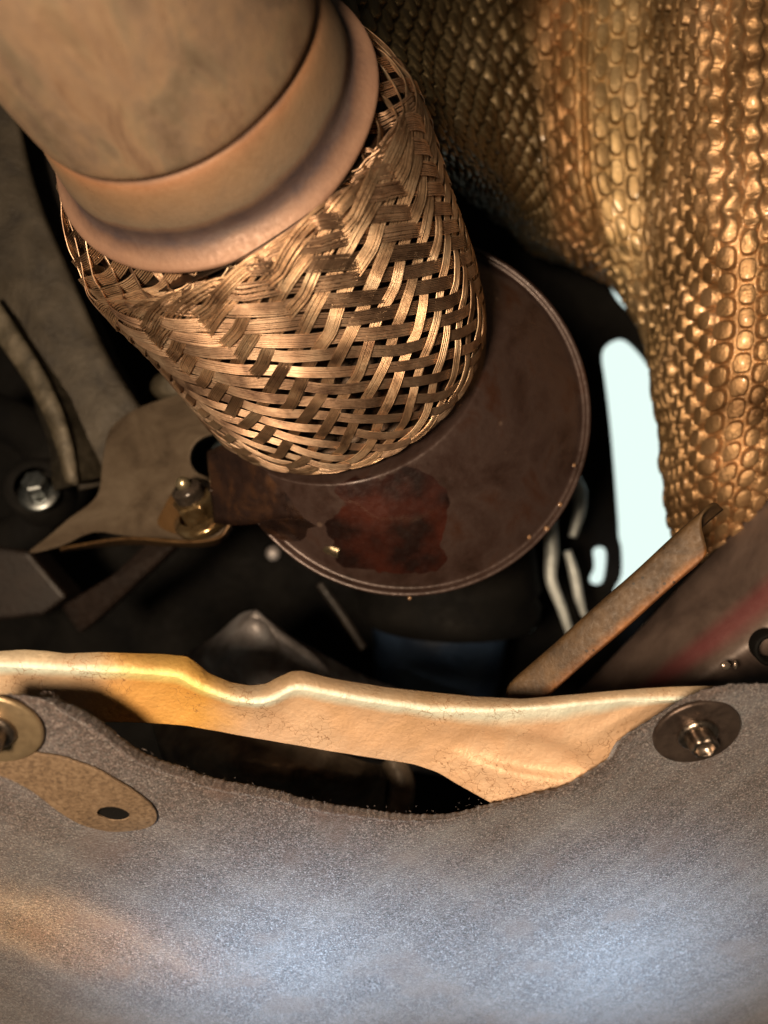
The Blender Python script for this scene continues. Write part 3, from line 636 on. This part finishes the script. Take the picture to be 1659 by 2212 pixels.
prism('oil_stain', [(u, v, 29.42 - (u - 60) / 436 * 3.2 + (1160 - v) / 360 * 1.6) for u, v in [(338, 1132), (352, 1095), (372, 1062), (400, 1045), (440, 1040), (478, 1065), (492, 1100), (488, 1130), (466, 1153), (420, 1160), (370, 1152)]], .2, mat_amber, br, .1, sm=4)
nc = at(440, 1116, 26.75); na = np.array([-.30, -.62, .72]); na /= np.linalg.norm(na)
nt_ = thing('flange_nut', nc, 'oil wet brass coloured hex nut on a black pointed stud, at the bracket tip', 'nut')
mat_nut = M('oily_gold_nut', [(.14, .08, .03), (.34, .22, .1), (.55, .42, .24)], 1.4, (.12, .25), .9, .15, 6, coat=.8)
mat_blk = M('wet_black_stud', [(.02, .016, .012), (.06, .045, .035)], 2, (.12, .25), .3, .2, 7, coat=.6)
lathe('flange', nc, na, [(-.1, 1.05), (.05, 1.08), (.14, 1.04), (.2, .9), (.28, .78)], mat_nut, nt_, 64)
a_, b_, n_ = basis(na)
def hexring(h, r, rot=.4, c=None, rd=0):
    t = np.arange(6) * math.pi / 3 + rot; c = nc if c is None else c
    return c + n_ * h + r * (np.cos(t)[:, None] * a_ + np.sin(t)[:, None] * b_)
hx = grid('hexagon', [hexring(.22, .76), hexring(.85, .76), hexring(.95, .66), hexring(.95, .36)], mat_nut, nt_, cv=True, smooth=False); bevel(hx, .04, 2, 20)
thr = [(.9, .42)] + [(.92 + i * .045, .50 + .035 * (i % 2)) for i in range(10)] + [(1.38, .46), (1.5, .3)]
lathe('threaded_sleeve', nc, na, thr, mat_blk, nt_, 40)
lathe('stud_tip', nc, na, [(1.4, .24), (1.55, .25), (1.66, .22), (1.76, .13), (1.8, .02)], M('brass_tip', [(.45, .36, .22), (.6, .5, .33)], 2, (.25, .35), .9, .1, 7), nt_, 32)

# blurred bolt at far left
bl = thing('hex_bolt', at(78, 1045, 31), 'blurred silver hex bolt in a black rubber cup at far left', 'bolt')
lathe('cup', at(75, 1050, 31.5), (.1, -1, .35), [(-1.5, 1.3), (0, 1.25), (.15, 1.1), (.1, .8)], mat_black, bl, 40)
mat_silver = M('silver_bolt', [(.14, .15, .15), (.32, .34, .34)], 2, (.32, .45), 1, .1, 7)
lathe('washer', at(86, 1068, 31), (.1, -1, .5), [(-.1, .75), (.05, .8), (.15, .75), (.15, .4)], mat_silver, bl, 40)
bc = at(80, 1052, 30.7); na = np.array([.1, -.8, .45]); a_, b_, n_ = basis(na)
hx = grid('head', [hexring(-.3, .48, .2, bc), hexring(.5, .48, .2, bc), hexring(.56, .4, .2, bc), hexring(.56, .01, .2, bc)], mat_silver, bl, cv=True, smooth=False)
tag(tube('hose', [at(-60, 880, 37), at(60, 930, 36), at(120, 1010, 35), at(60, 1150, 35), at(-60, 1180, 36)], 1.1, mat_black), 'blurred black rubber hose curling round the silver bolt at left', 'hose')

# ------------------------------------------------------------ dim things seen through the opening
mat_brown = M('dim_brown_paint', [(.006, .003, .002), (.015, .008, .005)], .6, (.4, .6), .2, .2, 5)
tag(prism('support_beam', [(-80, 1170, 34), (60, 1190, 34), (145, 1290, 34), (90, 1330, 34), (-80, 1350, 34)], 2.0, mat_brown, None, .2), 'dim brown beam end below the left bolt', 'beam')
tag(prism('diagonal_brace', [(330, 1160, 31), (400, 1165, 31), (205, 1345, 33), (170, 1370, 33), (130, 1310, 33), (245, 1240, 32)], .8, mat_brown, None, .15), 'dim brown diagonal brace running down left below the bracket', 'brace')
mat_grey = M('grey_gearbox_casting', [(.13, .115, .11), (.27, .245, .24), (.42, .41, .42)], .8, (.38, .55), .4, .4, 6)
gbx = thing('gearbox_casting', at(600, 1420, 31), 'grey peaked gearbox casting just above the notch of the plated crossmember', 'gearbox casting')
GP = np.array([[at(380, 1425, 31.5), at(455, 1380, 31), at(545, 1318, 30), at(640, 1380, 31), at(800, 1465, 32), at(980, 1520, 33)],
               [at(370, 1450, 30.6), at(450, 1420, 30), at(548, 1350, 28.8), at(640, 1410, 29.8), at(790, 1490, 31), at(980, 1545, 32.4)],
               [at(360, 1520, 30.4), at(450, 1500, 30), at(556, 1450, 29.2), at(660, 1480, 30), at(790, 1530, 31.2), at(980, 1580, 32.6)],
               [at(350, 1640, 31), at(450, 1640, 30.6), at(560, 1640, 30.4), at(680, 1640, 31), at(800, 1650, 32), at(980, 1680, 33)]])
solid(grid('shell', cr(cr(GP, 50), 80, axis=1), mat_grey, gbx), .5)
tube('ridge', [at(545, 1325, 29.3), at(600, 1372, 29.4), at(680, 1430, 30), at(740, 1500, 30.6)], .22, mat_grey, gbx, 30, 10)
lc = thing('lower_casting', at(600, 1680, 27), 'dim brown lumpy casting seen below the crossmember inside the felt cut-out', 'casting')
LG = np.array([[at(330, 1560, 28), at(480, 1580, 26.5), at(650, 1600, 26.2), at(780, 1640, 26.6), at(850, 1660, 28.5)],
               [at(345, 1620, 27.4), at(490, 1640, 25.6), at(650, 1665, 25.2), at(760, 1680, 25.8), at(835, 1690, 28)],
               [at(360, 1690, 27.6), at(500, 1700, 26), at(640, 1720, 25.8), at(740, 1740, 26.6), at(830, 1760, 28.4)],
               [at(360, 1800, 29), at(500, 1810, 28), at(640, 1810, 28), at(740, 1820, 28.5), at(830, 1830, 30)]])
Pl = cr(cr(LG, 60), 80, axis=1); Pl[..., 1] += .12 * sn(Pl[..., 0] * 2, Pl[..., 2] * 2.2, 2)
mat_low = M('dim_sooty_casting', [(.05, .038, .026), (.14, .105, .075), (.24, .19, .145)], .9, (.4, .6), .3, .5, 5)
solid(grid('body', Pl, mat_low, lc), .5)
tube('strut', [at(850, 1640, 27), at(870, 1700, 26.6), at(850, 1790, 26.6)], .45, mat_low, lc, 16, 14)
mat_blue = M('dark_blue_plastic', [(.01, .018, .036), (.025, .045, .085)], .5, (.3, .45), 0, .1, 4)
tag(lathe('reservoir', at(950, 1360, 40), (0.05, -.25, 1), [(-4.5, .1), (-4.4, 2.2), (-3.5, 3.2), (0, 3.5), (1.2, 3.5), (1.5, 3.3), (1.6, .1)], mat_blue, None, 48), 'dark blue plastic reservoir blurred below the brown disc', 'reservoir')
tag(lathe('rubber_boot', at(970, 1300, 36), (0.02, -.1, 1), [(-.9, 3.9), (-.5, 4.2), (0, 4.25), (.4, 4.0), (.8, 4.2), (1.2, 4.1), (3, 3.8)], mat_black, None, 64), 'dark grey ringed rubber boot directly under the brown disc rim', 'boot')
mat_cable = M('pale_cable', [(.4, .43, .42), (.7, .74, .72)], 1, (.35, .5), .3, .1, 6)
G_ = 'pale cables hanging in the gap right of the disc'
tag(tube('cable', [at(1238, 1030, 38), at(1252, 1065, 38), at(1250, 1110, 38), at(1236, 1160, 38)], [.32, .36, .3, .2], mat_cable), 'short thick pale cable nearest the bright gap, beside the disc rim', 'cable', G_)
tag(tube('cable', [at(1190, 1120, 37), at(1192, 1190, 37), at(1190, 1250, 37), at(1212, 1310, 37), at(1232, 1370, 37)], [.3, .34, .28, .24, .2], mat_cable), 'longest pale cable, hanging close under the disc rim and bending right', 'cable', G_)
tag(tube('cable', [at(1226, 1190, 39), at(1240, 1240, 39), at(1250, 1290, 39), at(1262, 1330, 39)], [.2, .26, .24, .15], mat_cable), 'dimmer pale cable between the long cable and the oval spot of daylight', 'cable', G_)
tag(tube('steel_rod', [at(690, 1260, 36), at(740, 1330, 36), at(785, 1400, 36)], .2, mat_dark), 'thin grey rod slanting down right below the disc', 'rod')
tag(blob('connector', at(1135, 1345, 38), .5, M('pale_blue_connector', [(.25, .45, .6), (.4, .6, .7)], 1, (.3, .4), 0, .1, 5), None, (1, .7, 1)), 'small pale blue connector blurred below the disc at right', 'connector')
tag(blob('bolt_head', at(590, 1195, 36), .35, mat_grey, None, (1, .7, 1)), 'small blurred teal grey bolt head below the mounting tab', 'bolt head')
tag(lathe('bush', at(445, 975, 31), (.05, -1, .1), [(-1, 1.3), (0, 1.3), (.2, 1.1), (.2, .1)], M('teal_black_rubber', [(.012, .02, .022), (.03, .045, .048)], .6, (.3, .5), 0, .1, 5), None, 40), 'dark teal rubber bush behind the notch between bracket and pipe', 'bush')
